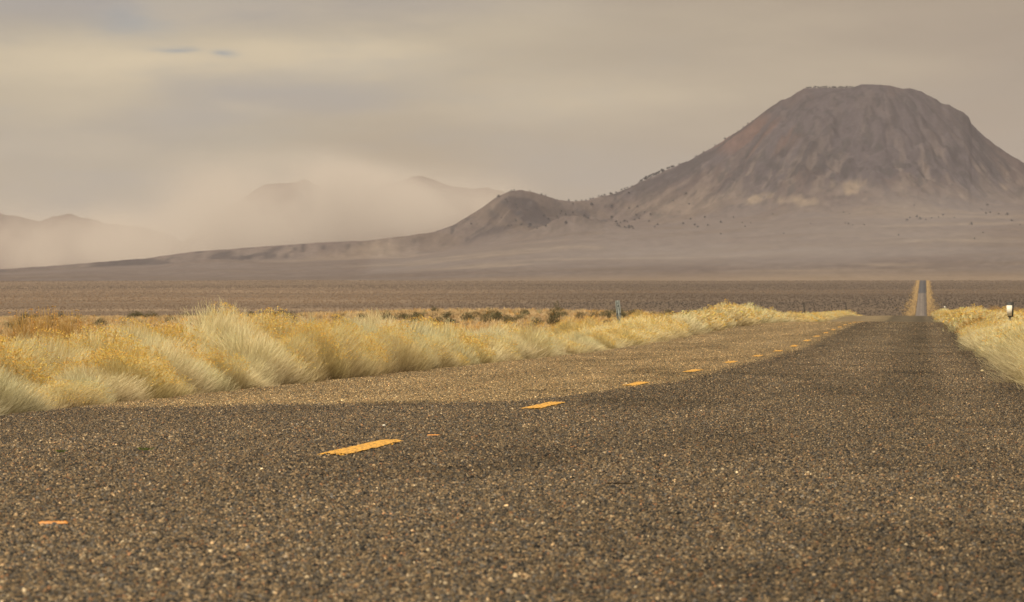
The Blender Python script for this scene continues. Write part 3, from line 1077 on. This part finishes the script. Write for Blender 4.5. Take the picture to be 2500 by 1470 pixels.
def build_mountain():
    pxs = np.concatenate([np.arange(-500, 1000, 10.0), np.arange(1000, 2560, 3.5), np.arange(2560, 3400, 14.0)])
    ry = smooth_interp(pxs, RIDGE)
    ry = ry + (fbm(pxs / 16, pxs * 0 + 3.3, 4) - .5) * np.interp(pxs, [0, 1000, 1200, 2500], [3, 3, 6, 6])
    D0 = 11000 + 1000 * sstep(900, 1700, pxs)
    zR = wz(ry, D0)
    yB = np.maximum(ry + 10, np.interp(pxs, [-500, 1000, 1200, 1400, 1700, 2000, 2500, 3400], [680, 625, 590, 560, 535, 508, 492, 600]))
    zB = wz(yB, D0)
    DL = 6640.0
    # depth rows as a fraction of the way from the lip of the plain to the ridge, then beyond it
    s = np.concatenate([np.linspace(0, .70, 50), np.linspace(.705, .90, 50), np.linspace(.9012, 1.0, 130), np.linspace(1.004, 1.12, 24), [1.2, 1.4, 1.8, 2.3]])
    S, PX = np.meshgrid(s, pxs, indexing='ij')
    D0g = np.broadcast_to(D0, S.shape); zRg = np.broadcast_to(zR, S.shape); zBg = np.broadcast_to(zB, S.shape)
    D = DL + (D0g - DL) * S
    t = np.abs(D0g - D)
    zl = 45.0
    q = np.clip(S, 0, 1)
    apron = zl + (zBg - zl) * (q ** 1.08)
    apron = np.where(S > 1, np.maximum(zBg - (D - D0g) * .06, 30), apron)
    W = np.maximum((zRg - zBg) / .62, 60)
    st = np.exp(-(t / W) ** 1.55)
    lx = (PX - 1250) / F_PX * D
    # gullies running down the faces, rock ribs near the top
    cx = lx - (2150 - 1250) / F_PX * 12000
    tt = np.where(S > 1, -t, t)
    rad = np.hypot(cx, tt + 60)
    th = np.arctan2(cx, np.abs(tt) + 60 + 40 * (fbm(lx / 90, t / 140, 3) - .5))
    th = th + .10 * (fbm(lx / 70 + 9, t / 110 + 2, 3) - .5)
    gul = fbm(th * 7 + 40, rad / 420 + 7, 4) - .5
    gul2 = fbm(th * 22 + 11, rad / 160 + 3, 3) - .5
    gul3 = fbm(lx / 26 + 3, t / 45 + 8, 4) - .5
    relief = (gul * 30 + gul2 * 16 + gul3 * 34) * np.clip((1 - st) * st * 4, 0, 1) * np.clip((zRg - zBg) / 250, 0, 1)
    roll = (fbm(lx / 260 + 5, D / 420 + 9, 4) - .5) * 34 * sstep(.12, .6, S) * np.clip(1.02 - S, 0, 1) * 1.2
    kk = np.hanning(61); kk /= kk.sum()
    zRs = np.interp(np.arange(len(pxs)), np.arange(len(pxs)), np.convolve(np.pad(zR, 30, mode='edge'), kk, 'valid'))
    zRb = zRg * st ** 2 + np.broadcast_to(zRs, S.shape) * (1 - st ** 2)
    Z = apron + (zRb - zBg) * st + relief + roll
    # rocky knoll in front of the saddle
    kd = (D - 10900) / 230
    kx = (PX - 1395) / 120
    kn = np.exp(-(kx ** 2) - kd ** 2)
    Z = Z + kn * 40 * (1 + .5 * (fbm(lx / 22, D / 60, 3) - .5))
    # low spur on the left slope
    Z = Z + 13 * np.exp(-((PX - 520) / 100) ** 2 - ((D - 10300) / 200) ** 2)
    Z = np.where(S <= 0.0, 40.0, Z)
    X, Y = wx(PX, D)
    # colours: bare brown slopes, pale grass benches, dark rock
    n1 = fbm(lx / 130 + 3, D / 260 + 1, 5); n2 = fbm(lx / 30 + 31, t / 130 + 12, 4); n3 = fbm(lx / 420 + 8, D / 300, 4)
    c = np.array([.060, .051, .056]) * np.ones(S.shape + (1,))
    def mixc(c, col, k):
        k = np.clip(k, 0, 1)[..., None]
        return c * (1 - k) + np.array(col) * k
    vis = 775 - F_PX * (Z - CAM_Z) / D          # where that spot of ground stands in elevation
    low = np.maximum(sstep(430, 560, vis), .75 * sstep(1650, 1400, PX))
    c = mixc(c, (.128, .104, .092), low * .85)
    c = mixc(c, (.075, .052, .042), sstep(.50, .66, n1) * (.55 - .25 * low))
    c = mixc(c, (.145, .115, .096), sstep(.55, .72, n2) * (.12 + .4 * st * (1 - st) * 4 * sstep(300, 420, vis)))
    c = mixc(c, (.034, .030, .031), sstep(.54, .66, fbm(th * 15 + 3, rad / 130 + 50, 5)) * .75 * sstep(.06, .3, st))
    c = mixc(c, (.12, .097, .086), sstep(.56, .68, fbm(th * 26 + 60, rad / 170 + 20, 4)) * .6 * sstep(.04, .2, st) * sstep(300, 420, vis))
    c = mixc(c, (.032, .030, .030), sstep(.60, .70, fbm(lx / 16 + 90, t / 30 + 15, 4)) * .7 * sstep(.05, .2, st))
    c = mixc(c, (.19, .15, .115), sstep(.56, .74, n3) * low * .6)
    # bare tan scars
    for (a, b, ra, rb, k) in [(2065, 464, 75, 20, .9), (1980, 482, 130, 16, .8), (2480, 448, 34, 12, .8), (1910, 490, 120, 10, .35)]:
        q2 = ((PX - a) / ra) ** 2 + ((vis - b) / rb) ** 2 + (n2 - .5) * 5 + (n1 - .5) * 5
        c = mixc(c, (.25, .195, .14), k * .6 * sstep(1.4, .0, q2))
    # red cinder streaks on the left shoulder, cliff shade on the right painted in
    c = mixc(c, (.125, .070, .052), sstep(1.2, .2, ((PX - 1830) / 130) ** 2 + ((vis - 330) / 60) ** 2) * .5 * sstep(.45, .6, fbm(th * 18 + 7, rad / 200, 4)))
    c = mixc(c, (.055, .045, .042), sstep(1.2, .3, ((PX - 2310) / 80) ** 2 + ((vis - 300) / 60) ** 2) * .75 * sstep(.35, .6, gul2 + .5))
    c = mixc(c, (.062, .050, .042), kn * .7 * sstep(.4, .6, n2))
    wash = fbm(lx / 150 + 70, D / 90 + 5, 4)
    c = mixc(c, (.105, .080, .062), sstep(.52, .66, wash) * low * .6)
    c = c * (0.72 + .56 * fbm(lx / 14, t / 40, 4))[..., None]
    c = mixc(c, (.36, .27, .17), .55 * sstep(8, 2, np.abs(D - 7050 - 120 * (n3 - .5)) / 12) * sstep(420, 620, PX) * sstep(1000, 700, PX))
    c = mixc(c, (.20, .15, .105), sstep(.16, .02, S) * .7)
    m, t_, b = pnode("mountain_slope", .95, .05)
    g = t_.node('ShaderNodeNewGeometry')
    nz = t_.noise(g.outputs['Position'], 1 / 9, 4, .7)
    f = t_.math('ADD', .50, t_.math('MULTIPLY', nz, 1.0))
    t_.put(b.inputs['Base Color'], t_.mix(1.0, attr(t_), t_.comb(f, f, f), 'MULTIPLY'))
    V = np.stack([X.ravel(), Y.ravel(), Z.ravel()], 1)
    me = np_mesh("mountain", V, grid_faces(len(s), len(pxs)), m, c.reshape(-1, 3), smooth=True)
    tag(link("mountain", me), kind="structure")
    return pxs, s, X, Y, Z, vis, D


MT = build_mountain()


def hills(name, pts, D0, depth, seed, col):
    pts = np.array(pts, float)
    pxs = np.arange(pts[0, 0], pts[-1, 0], 6.0)
    ry = smooth_interp(pxs, pts) + (fbm(pxs / 22 + seed, pxs * 0 + 2, 4) - .5) * 9
    s = np.concatenate([np.linspace(-1, 0, 40), np.linspace(.05, 1, 16)])
    S, PX = np.meshgrid(s, pxs, indexing='ij')
    D = D0 + S * depth
    zR = np.broadcast_to(wz(ry, D0), S.shape)
    z0 = 38.0
    e = sstep(0, .12, (PX - pxs[0]) / (pxs[-1] - pxs[0])) * sstep(1, .88, (PX - pxs[0]) / (pxs[-1] - pxs[0]))
    sh = np.exp(-(np.abs(S) * 2.1) ** 1.5)
    lx = (PX - 1250) / F_PX * D
    Z = z0 + (zR - z0) * sh + (fbm(lx / 200 + seed, D / 500, 4) - .5) * 160 * sh * (1 - sh) * 2
    Z = np.where(np.abs(S) >= .999, z0 - 4, Z)
    X, Y = wx(PX, D)
    n = fbm(lx / 160 + 9, D / 300, 4)[..., None]
    c = np.array(col) * (.7 + .6 * n)
    m = bpy.data.materials.get("hill_slope")
    if not m:
        m, t_, b = pnode("hill_slope", .95, .05)
        t_.put(b.inputs['Base Color'], attr(t_))
    me = np_mesh(name, np.stack([X.ravel(), Y.ravel(), Z.ravel()], 1), grid_faces(len(s), len(pxs)), m, c.reshape(-1, 3), smooth=True)
    tag(link(name, me), kind="structure")


hills("hills", [(440, 600), (520, 525), (580, 492), (615, 468), (645, 449), (700, 446), (742, 440), (775, 450), (820, 462), (900, 458), (960, 446), (1000, 434), (1022, 430),
                (1060, 440), (1110, 457), (1150, 462), (1190, 458), (1230, 466), (1300, 505), (1380, 560), (1460, 640)], 15600, 1500, 4, (.10, .066, .05))
hills("hills", [(540, 640), (600, 560), (650, 505), (690, 476), (725, 466), (745, 480), (790, 540), (860, 600)], 13600, 700, 9, (.085, .056, .045))
hills("hills", [(-420, 600), (-200, 535), (-60, 526), (0, 522), (30, 526), (60, 533), (100, 540), (130, 528), (165, 523), (200, 530), (250, 545), (330, 553),
                (420, 575), (520, 640)], 17200, 1300, 6, (.10, .066, .05))


# ------------------------------------------------------------------ junipers on the slopes
def juniper_meshes():
    out = []
    m = leafy("juniper_foliage", .9, .05)
    for v in range(3):
        r = np.random.default_rng(500 + v)
        n = 130
        d = dome_dirs(n, r, -.1)
        c = d * (r.uniform(.5, 1.05, n))[:, None] * np.array([.42, .42, .62])
        c[:, 2] += .22
        c[:, :2] *= (1.25 - .75 * np.clip(c[:, 2], 0, 1))[:, None] * (1 + .25 * r.normal(size=(n, 1)))
        o = r.normal(size=(n, 3, 3)); o /= np.linalg.norm(o, axis=2, keepdims=True)
        V = c[:, None, :] + o * r.uniform(.09, .18, n)[:, None, None]
        C = np.repeat(np.array([.022, .027, .022]) * r.normal(1, .25, (n, 1)), 3, 0)
        crown = np_mesh("crown", V.reshape(-1, 3), np.arange(n * 3).reshape(n, 3), m, np.clip(C, .005, .5))
        k = 6
        a = np.arange(k) / k * 6.283
        TV = np.concatenate([np.stack([np.cos(a) * .06, np.sin(a) * .06, a * 0 - .1], 1), np.stack([np.cos(a) * .03, np.sin(a) * .03, a * 0 + .6], 1)])
        TF = np.stack([np.arange(k), (np.arange(k) + 1) % k, (np.arange(k) + 1) % k + k, np.arange(k) + k], 1)
        trunk = np_mesh("trunk", TV, TF, M_WOOD, np.tile([.10, .07, .05], (2 * k, 1)))
        out.append((crown, trunk))
    return out


JUN = juniper_meshes()


def build_junipers():
    r = random.Random(8)
    pxs, s, X, Y, Z, vis, D = MT
    i_r = int(np.argmin(np.abs(s - 1.0)))
    spots = []
    def ridge(p0, p1, n, h0, h1, lab, grp, base_i=i_r):
        for k in range(n):
            px = p0 + (p1 - p0) * (k + r.random()) / n
            j = int(np.argmin(np.abs(pxs - px)))
            i = base_i - r.randrange(0, 3)
            spots.append((X[i, j], Y[i, j], Z[i, j], r.uniform(h0, h1), lab, grp))
    ridge(1405, 1560, 16, 5, 9, "small dark juniper on the ridge skyline just above the saddle", "junipers on the ridge above the saddle")
    ridge(1560, 1640, 15, 8, 15, "dark juniper in the thick line along the ridge skyline at mid-height", "junipers in the thick line on the ridge")
    ridge(1640, 1850, 14, 4, 9, "sparse dark juniper on the steep upper part of the ridge skyline", "junipers on the upper ridge")
    ridge(1968, 2082, 30, 4, 9, "small dark juniper in the row on the flat summit left of the peak", "junipers on the flat summit")
    ridge(1225, 1400, 7, 4, 7, "small dark juniper on the skyline of the low hill left of the saddle", "junipers on the low hill skyline")
    def slope(px0, px1, v0, v1, n, h0, h1, lab, grp):
        cnt = 0
        tries = 0
        while cnt < n and tries < 4000:
            tries += 1
            j = r.randrange(len(pxs)); 
            if not px0 <= pxs[j] <= px1: continue
            i = r.randrange(30, i_r - 1)
            if not v0 <= vis[i, j] <= v1: continue
            spots.append((X[i, j], Y[i, j], Z[i, j], r.uniform(h0, h1), lab, grp)); cnt += 1
    slope(1240, 1560, 500, 560, 46, 5, 12, "dark juniper among the rocks of the knoll below the saddle", "junipers on the rocky knoll")
    slope(1150, 1400, 474, 560, 16, 5, 10, "dark juniper scattered on the face of the low hill left of the saddle", "junipers on the low hill")
    slope(1480, 1760, 470, 560, 26, 5, 9, "dark juniper scattered on the slope right of the knoll", "junipers right of the knoll")
    slope(1750, 2500, 500, 585, 26, 3, 7, "dark juniper scattered over the foothills below the big mountain", "junipers on the foothills")
    slope(2200, 2500, 520, 560, 14, 5, 10, "dark juniper in the strip of trees at the mountain's right foot", "junipers at the right foot")
    for k, (x, y, z, h, lab, grp) in enumerate(spots):
        root = link("juniper_tree", None, None, (x, y, z - .3), (0, 0, r.uniform(0, 6)))
        h *= .78
        root.scale = (h * r.uniform(1.0, 1.5), h, h)
        tag(root, lab, "tree", grp)
        cr, tr = JUN[k % 3]
        link("crown", cr, root); link("trunk", tr, root)


build_junipers()


# ------------------------------------------------------------------ delineator posts
def box_vf(x0, x1, y0, y1, z0, z1):
    V = np.array([(x, y, z) for z in (z0, z1) for y in (y0, y1) for x in (x0, x1)], float)
    F = np.array([[0, 2, 3, 1], [4, 5, 7, 6], [0, 1, 5, 4], [1, 3, 7, 5], [3, 2, 6, 7], [2, 0, 4, 6]])
    return V, F


def join_boxes(name, boxes, mat):
    V, F, o = [], [], 0
    for b in boxes:
        v, f = box_vf(*b); V.append(v); F.append(f + o); o += 8
    return np_mesh(name, np.concatenate(V), np.concatenate(F), mat)


def steel(name, col, rough=.55, metal=.3):
    m, t, b = pnode(name, rough, .4)
    g = t.node('ShaderNodeTexCoord')
    n = t.noise(g.outputs['Object'], 14, 4, .6)
    t.put(b.inputs['Base Color'], t.mix(t.ramp(n, .3, .75), tuple(x * .7 for x in col), col))
    b.inputs['Metallic'].default_value = metal
    return m


M_GALV = steel("weathered_galvanised_steel", (.19, .205, .195))
M_DKST = steel("dark_steel", (.035, .034, .033))
M_RUST = steel("rusty_steel", (.06, .05, .04))
mw, tw, bw = pnode("white_reflective_sheet", .5, .4)
nzw = tw.noise(tw.node('ShaderNodeTexCoord').outputs['Object'], 16, 3, .6)
tw.put(bw.inputs['Base Color'], tw.mix(nzw, (.66, .62, .52), (.86, .82, .72)))


def channel(w, d, t, z0, z1, mat, name="channel"):
    """U-channel post: a back web, two side walls, two outward lips"""
    return join_boxes(name, [(-w * .32, w * .32, 0, t, z0, z1), (-w * .32 - t, -w * .32, -d, t, z0, z1), (w * .32, w * .32 + t, -d, t, z0, z1),
                             (-w * .5 - t, -w * .32 - t, -d, -d + t, z0, z1), (w * .32 + t, w * .5 + t, -d, -d + t, z0, z1)], mat)


def post(px, Y, ytop, lean, label, mat, w=.085, group="metal marker posts on the left verge", bolts=False):
    x = (px - 2253) / F_PX * Y
    zt = float(wz(ytop, Y))
    z = float(G(x, Y))
    root = link("marker_post", None, None, (x, Y, z), (0, lean, 0))
    tag(root, label, "post", group)
    h = zt - z
    link("channel", channel(w, .035, .006, -.3, h, mat), root)
    if bolts:
        for (bx, bz) in ((-.042, h - .36), (.042, h - .36), (0.0, h - .07), (0, h - .16)):
            me = join_boxes("bolt", [(bx - .011, bx + .011, -.048, -.036, bz - .014, bz + .014), (bx - .006, bx + .006, -.056, -.048, bz - .007, bz + .007)], M_DKST)
            link("bolt", me, root)
    return root


post(1519, 139, 733, R(-5.5), "tall grey-green metal channel post leaning in the left verge brush", M_GALV, .115, bolts=True)
post(1968, 356, 739, R(-5), "dark thin metal post in the verge brush before the left road crest", M_RUST, .10)
post(2072, 545, 741, R(-9), "small dark metal post leaning left at the end of the brush row", M_RUST, .125)


def reflector(px, Y, ytop, wpx, hpx, label, lean=0.0, slant=True):
    x = (px - 2253) / F_PX * Y
    zt = float(wz(ytop, Y)); z = float(G(x, Y)); k = Y / F_PX
    root = link("marker_post", None, None, (x, Y, z), (0, lean, 0))
    tag(root, label, "post", "white-topped marker posts on the right verge")
    h = zt - z
    w, ph = wpx * k, hpx * k
    link("channel", channel(.055, .03, .006, -.3, h - .05 * ph, M_GALV), root)
    # curved white panel, darker back plate showing at the top and on the right
    n = 10
    u = np.linspace(-1, 1, n)
    def sheet(x0, x1, z0, z1, yoff, taper, th, mat, name):
        V = []
        for zz, tp in ((z0, taper), (z1, 1.0)):
            for uu in u:
                cx = (x0 + x1) / 2; hw = (x1 - x0) / 2 * tp
                V.append((cx + (x1 - x0) / 2 * (1 - tp) * .4 + uu * hw, yoff + .018 * uu * uu, zz))
        V = np.array(V); B = V + np.array([0, th, 0])
        A = np.concatenate([V, B])
        m = 2 * n
        F = [grid_faces(2, n), grid_faces(2, n)[:, ::-1] + m]
        i = np.arange(n - 1)
        F.append(np.stack([i + 1, i, m + i, m + i + 1], 1)); F.append(np.stack([n + i, n + i + 1, m + n + i + 1, m + n + i], 1))
        F.append(np.array([[0, n, m + n, m], [n - 1, m + n - 1, m + 2 * n - 1, 2 * n - 1]]))
        return link(name, np_mesh(name, A, F, mat), root)
    sheet(-w * .52, w * .62, h - ph, h, -.045, .78, .006, M_DKST, "back_plate")
    sheet(-w * .56, w * .36, h - ph * .93, h - ph * .22, -.060, .80, .004, mw, "reflective_panel")
    return root


reflector(2464, 150, 738, 15, 36, "white-topped marker post with black edge above the right verge brush")
reflector(2306.5, 620, 746, 3.2, 8, "tiny white-topped marker post far off beside the road crest")


# ------------------------------------------------------------------ small things on the road
def build_tabs():
    m, t, b = pnode("orange_plastic", .45, .4)
    n = t.noise(t.node('ShaderNodeTexCoord').outputs['Object'], 60, 3, .6)
    t.put(b.inputs['Base Color'], t.mix(n, (.40, .14, .010), (.66, .27, .02)))
    for (px, py, wpx, hgt, rz, lab) in [(114, 1286, 72, .0100, R(3), "flattened orange lane marker tab lying at lower left of the road"),
                                        (1056, 1065, 30, .006, R(0), "worn orange lane marker tab beyond the first yellow dash")]:
        d = CAM_Z * F_PX / (py - 775)
        x = (px - 2253) / F_PX * d
        w = wpx * d / F_PX
        z = float(road_z(x, d)) + .0035
        root = link("lane_marker_tab", None, None, (x, d, z), (0, R(-1.2), rz))
        tag(root, lab, "marker tab", "orange lane marker tabs")
        link("base", join_boxes("base", [(-w / 2, w / 2, 0, .05, 0, .003)], m), root)
        # the worn upright lip, nicked along its top
        nseg = 14
        xs = np.linspace(-w / 2, w / 2, nseg)
        top = hgt * (.75 + .35 * np.array([random.random() for _ in xs])); top[0] *= .6; top[-1] *= .6
        V = np.concatenate([np.stack([xs, xs * 0 - .003, xs * 0], 1), np.stack([xs, xs * 0 - .001, top], 1),
                            np.stack([xs, xs * 0 - .0002, xs * 0], 1), np.stack([xs, xs * 0 + .0012, top], 1)])
        g1 = grid_faces(2, nseg)
        i = np.arange(nseg - 1)
        F = [g1, g1[:, ::-1] + 2 * nseg, np.stack([nseg + i, nseg + i + 1, 3 * nseg + i + 1, 3 * nseg + i], 1)]
        link("upright_lip", np_mesh("upright_lip", V, F, m), root)


build_tabs()


def pebble(px, py, rad, col, label):
    d = CAM_Z * F_PX / (py - 775)
    x = (px - 2253) / F_PX * d
    r = np.random.default_rng(int(px))
    nu, nv = 10, 6
    V = []
    for j in range(nv + 1):
        ph = -math.pi / 2 + math.pi * j / nv
        for i in range(nu):
            th = 2 * math.pi * i / nu
            k = rad * (1 + .12 * math.sin(2 * th + px) + .1 * math.cos(3 * th + j))
            V.append((k * math.cos(ph) * math.cos(th), .8 * k * math.cos(ph) * math.sin(th), .75 * rad * math.sin(ph)))
    F = np.array([[j * nu + i, j * nu + (i + 1) % nu, (j + 1) * nu + (i + 1) % nu, (j + 1) * nu + i] for j in range(nv) for i in range(nu)])
    m, t, b = pnode("pale_pebble", .8, .3)
    n = t.noise(t.node('ShaderNodeTexCoord').outputs['Object'], 90, 3, .6)
    t.put(b.inputs['Base Color'], t.mix(n, tuple(c * .8 for c in col), col))
    o = link("pebble", np_mesh("pebble", np.array(V), F, m, smooth=True), None, (x, d, float(road_z(x, d)) + rad * .5))
    tag(o, label, "pebble")


pebble(935, 1040, .011, (.75, .70, .60), "white pebble on the dark seal beyond the first yellow dash")
pebble(2397, 897, .022, (.62, .50, .28), "pale tan pebble on the right lane close to the verge brush")


def twig():  # shadow line on the road, built as a thin dark stick
    px, py = 1516, 1171
    d = CAM_Z * F_PX / (py - 775)
    x = (px - 2253) / F_PX * d
    V, F, o = [], [], 0
    n = 9
    for (x0, z0, x1, z1, r0, r1) in [(-.052, .008, .05, .007, .0035, .002), (.012, .008, .04, .019, .002, .001), (-.02, .008, .0, .015, .0018, .001)]:
        for i in range(n):
            s = i / (n - 1)
            for k in range(5):
                a = k / 5 * 6.283
                rr = r0 * (1 - s) + r1 * s
                V.append((x0 + (x1 - x0) * s, rr * math.cos(a) + .003 * math.sin(6 * s), z0 + (z1 - z0) * s + rr * math.sin(a)))
        for i in range(n - 1):
            for k in range(5):
                F.append([o + i * 5 + k, o + i * 5 + (k + 1) % 5, o + (i + 1) * 5 + (k + 1) % 5, o + (i + 1) * 5 + k])
        o += n * 5
    m, t, b = pnode("shadow_stick_dark", .9, .1)
    nn = t.noise(t.node('ShaderNodeTexCoord').outputs['Object'], 80, 3, .6)
    t.put(b.inputs['Base Color'], t.mix(nn, (.02, .015, .01), (.05, .035, .025)))
    ob = link("twig", np_mesh("twig", np.array(V), np.array(F), m), None, (x, d, float(road_z(x, d))), (0, 0, R(-4)))
    tag(ob, "dark shadow line on the foreground road, built as a thin stick", "twig")


twig()


def weeds():
    m = leafy("weed_leaves", .7, .3)
    for px, py, lab in [(344, 1095, "small green weed in the road left of the first yellow dash"),
                        (132, 1098, "small green weed in the road near its left edge")]:
        d = CAM_Z * F_PX / (py - 775)
        x = (px - 2253) / F_PX * d
        r = np.random.default_rng(int(px))
        k = 26
        a = r.uniform(0, 6.28, k)
        bs = np.stack([r.normal(0, .012, k), r.normal(0, .012, k), np.zeros(k)], 1)
        tp = bs + np.stack([np.cos(a) * .025, np.sin(a) * .025, r.uniform(.004, .016, k)], 1)
        c = np.tile([.10, .12, .03], (k, 1)) * r.normal(1, .2, (k, 1))
        V, F, C = ribbons(bs, tp, np.tile([0, 0, .003], (k, 1)), np.full(k, .006), c, c, 4, .4, r)
        o = link("weed", np_mesh("weed", V, F, m, np.clip(C, .01, .9)), None, (x, d, float(road_z(x, d)) + .002))
        tag(o, lab, "weed")


weeds()


# ------------------------------------------------------------------ blowing dust and haze
def box_obj(name, x0, x1, y0, y1, z0, z1, mat, rot=0.0, loc=(0, 0, 0)):
    V, F = box_vf(x0, x1, y0, y1, z0, z1)
    return link(name, np_mesh(name, V, F, mat), None, loc, (0, 0, rot))


def dust(name, D, dep, px0, px1, pyt, zb, blobs, sigma, label, col=(.93, .87, .81), nscale=1 / 330, seed=0.0, nlo=.44, nhi=.57):
    """blobs: (px, py, rx_px, ry_px, strength) at depth D; the box is turned to the camera's heading"""
    m = bpy.data.materials.new(name + "_air")
    m.use_nodes = True
    t = NT(m.node_tree)
    t.n.clear()
    out = t.node('ShaderNodeOutputMaterial')
    vol = t.node('ShaderNodeVolumePrincipled')
    vol.inputs['Color'].default_value = (*col, 1)
    vol.inputs['Anisotropy'].default_value = 0.0
    k = D / F_PX
    pos = t.node('ShaderNodeTexCoord').outputs['Object']
    x, y, z = t.xyz(pos)[:]
    w1 = t.noise(t.vmath('ADD', pos, (seed * 1000, 0, 0)), nscale, 6, .6, .4)
    w2 = t.noise(t.vmath('ADD', pos, (0, seed * 777, 313.0)), nscale * .45, 3, .5)
    zz = t.math('ADD', z, t.math('MULTIPLY', t.math('SUBTRACT', w2, .5), 170 * k))
    tot = None
    for (px, py, rx, ry, st) in blobs:
        a = t.math('DIVIDE', t.math('SUBTRACT', x, (px - 1250) * k), rx * k)
        b = t.math('DIVIDE', t.math('SUBTRACT', zz, float(wz(py, D))), ry * k)
        c = t.math('DIVIDE', y, dep * .42)
        q = t.math('ADD', t.math('ADD', t.math('MULTIPLY', a, a), t.math('MULTIPLY', b, b)), t.math('MULTIPLY', c, c))
        e = t.math('MULTIPLY', t.math('MAXIMUM', t.math('SUBTRACT', t.math('EXPONENT', t.math('MULTIPLY', q, -1.0)), .03), 0.0), st)
        tot = e if tot is None else t.math('ADD', tot, e)
    mod = t.math('ADD', .08, t.math('MULTIPLY', t.ramp(w1, nlo, nhi), 1.1))
    t.put(vol.inputs['Density'], t.math('MULTIPLY', t.math('MULTIPLY', tot, mod), sigma))
    t.l.new(vol.outputs[0], out.inputs['Volume'])
    c, s = math.cos(YAW), math.sin(YAW)
    o = box_obj(name, (px0 - 1250) * k, (px1 - 1250) * k, -dep, dep, zb, float(wz(pyt, D)), m, YAW, (-s * D, c * D, 0))
    tag(o, label, "dust cloud", kind="stuff")
    return o


dust("dust_cloud", 12700, 1500, -420, 1420, 360, 20,
     [(120, 615, 330, 56, 1.0), (430, 590, 220, 66, .6), (690, 560, 190, 66, .9), (880, 515, 190, 66, 1.1), (1030, 490, 170, 52, 1.0), (1140, 475, 110, 40, .7),
      (760, 470, 260, 70, .40), (560, 500, 130, 80, .45), (90, 550, 280, 44, .5), (870, 462, 105, 34, 1.1), (560, 540, 120, 56, .5), (660, 520, 60, 40, .6), (700, 440, 240, 40, .28), (1080, 452, 170, 40, .4)],
     .0030, "pale dust blowing off the low hill and across the valley on the left", seed=1.0)
dust("dust_veil", 8000, 1150, 900, 2900, 440, 20,
     [(1900, 668, 1000, 62, 1.0), (2150, 575, 330, 95, .75), (1650, 620, 260, 60, .5), (2330, 500, 150, 80, .4)],
     .00045, "thin veil of dust drifting in front of the big mountain's foot", col=(.90, .88, .93), seed=3.0, nscale=1 / 500, nlo=.2, nhi=.8)


def haze():
    m = bpy.data.materials.new("dusty_air")
    m.use_nodes = True
    t = NT(m.node_tree)
    t.n.clear()
    out = t.node('ShaderNodeOutputMaterial')
    vol = t.node('ShaderNodeVolumePrincipled')
    vol.inputs['Color'].default_value = (.745, .715, .83, 1)
    vol.inputs['Density'].default_value = 2.3e-5
    vol.inputs['Anisotropy'].default_value = .0
    t.l.new(vol.outputs[0], out.inputs['Volume'])
    o = box_obj("haze", -7600, 7600, -400, 24600, -14, 640, m)
    tag(o, "pale dusty air over the whole valley", "haze", kind="stuff")


haze()
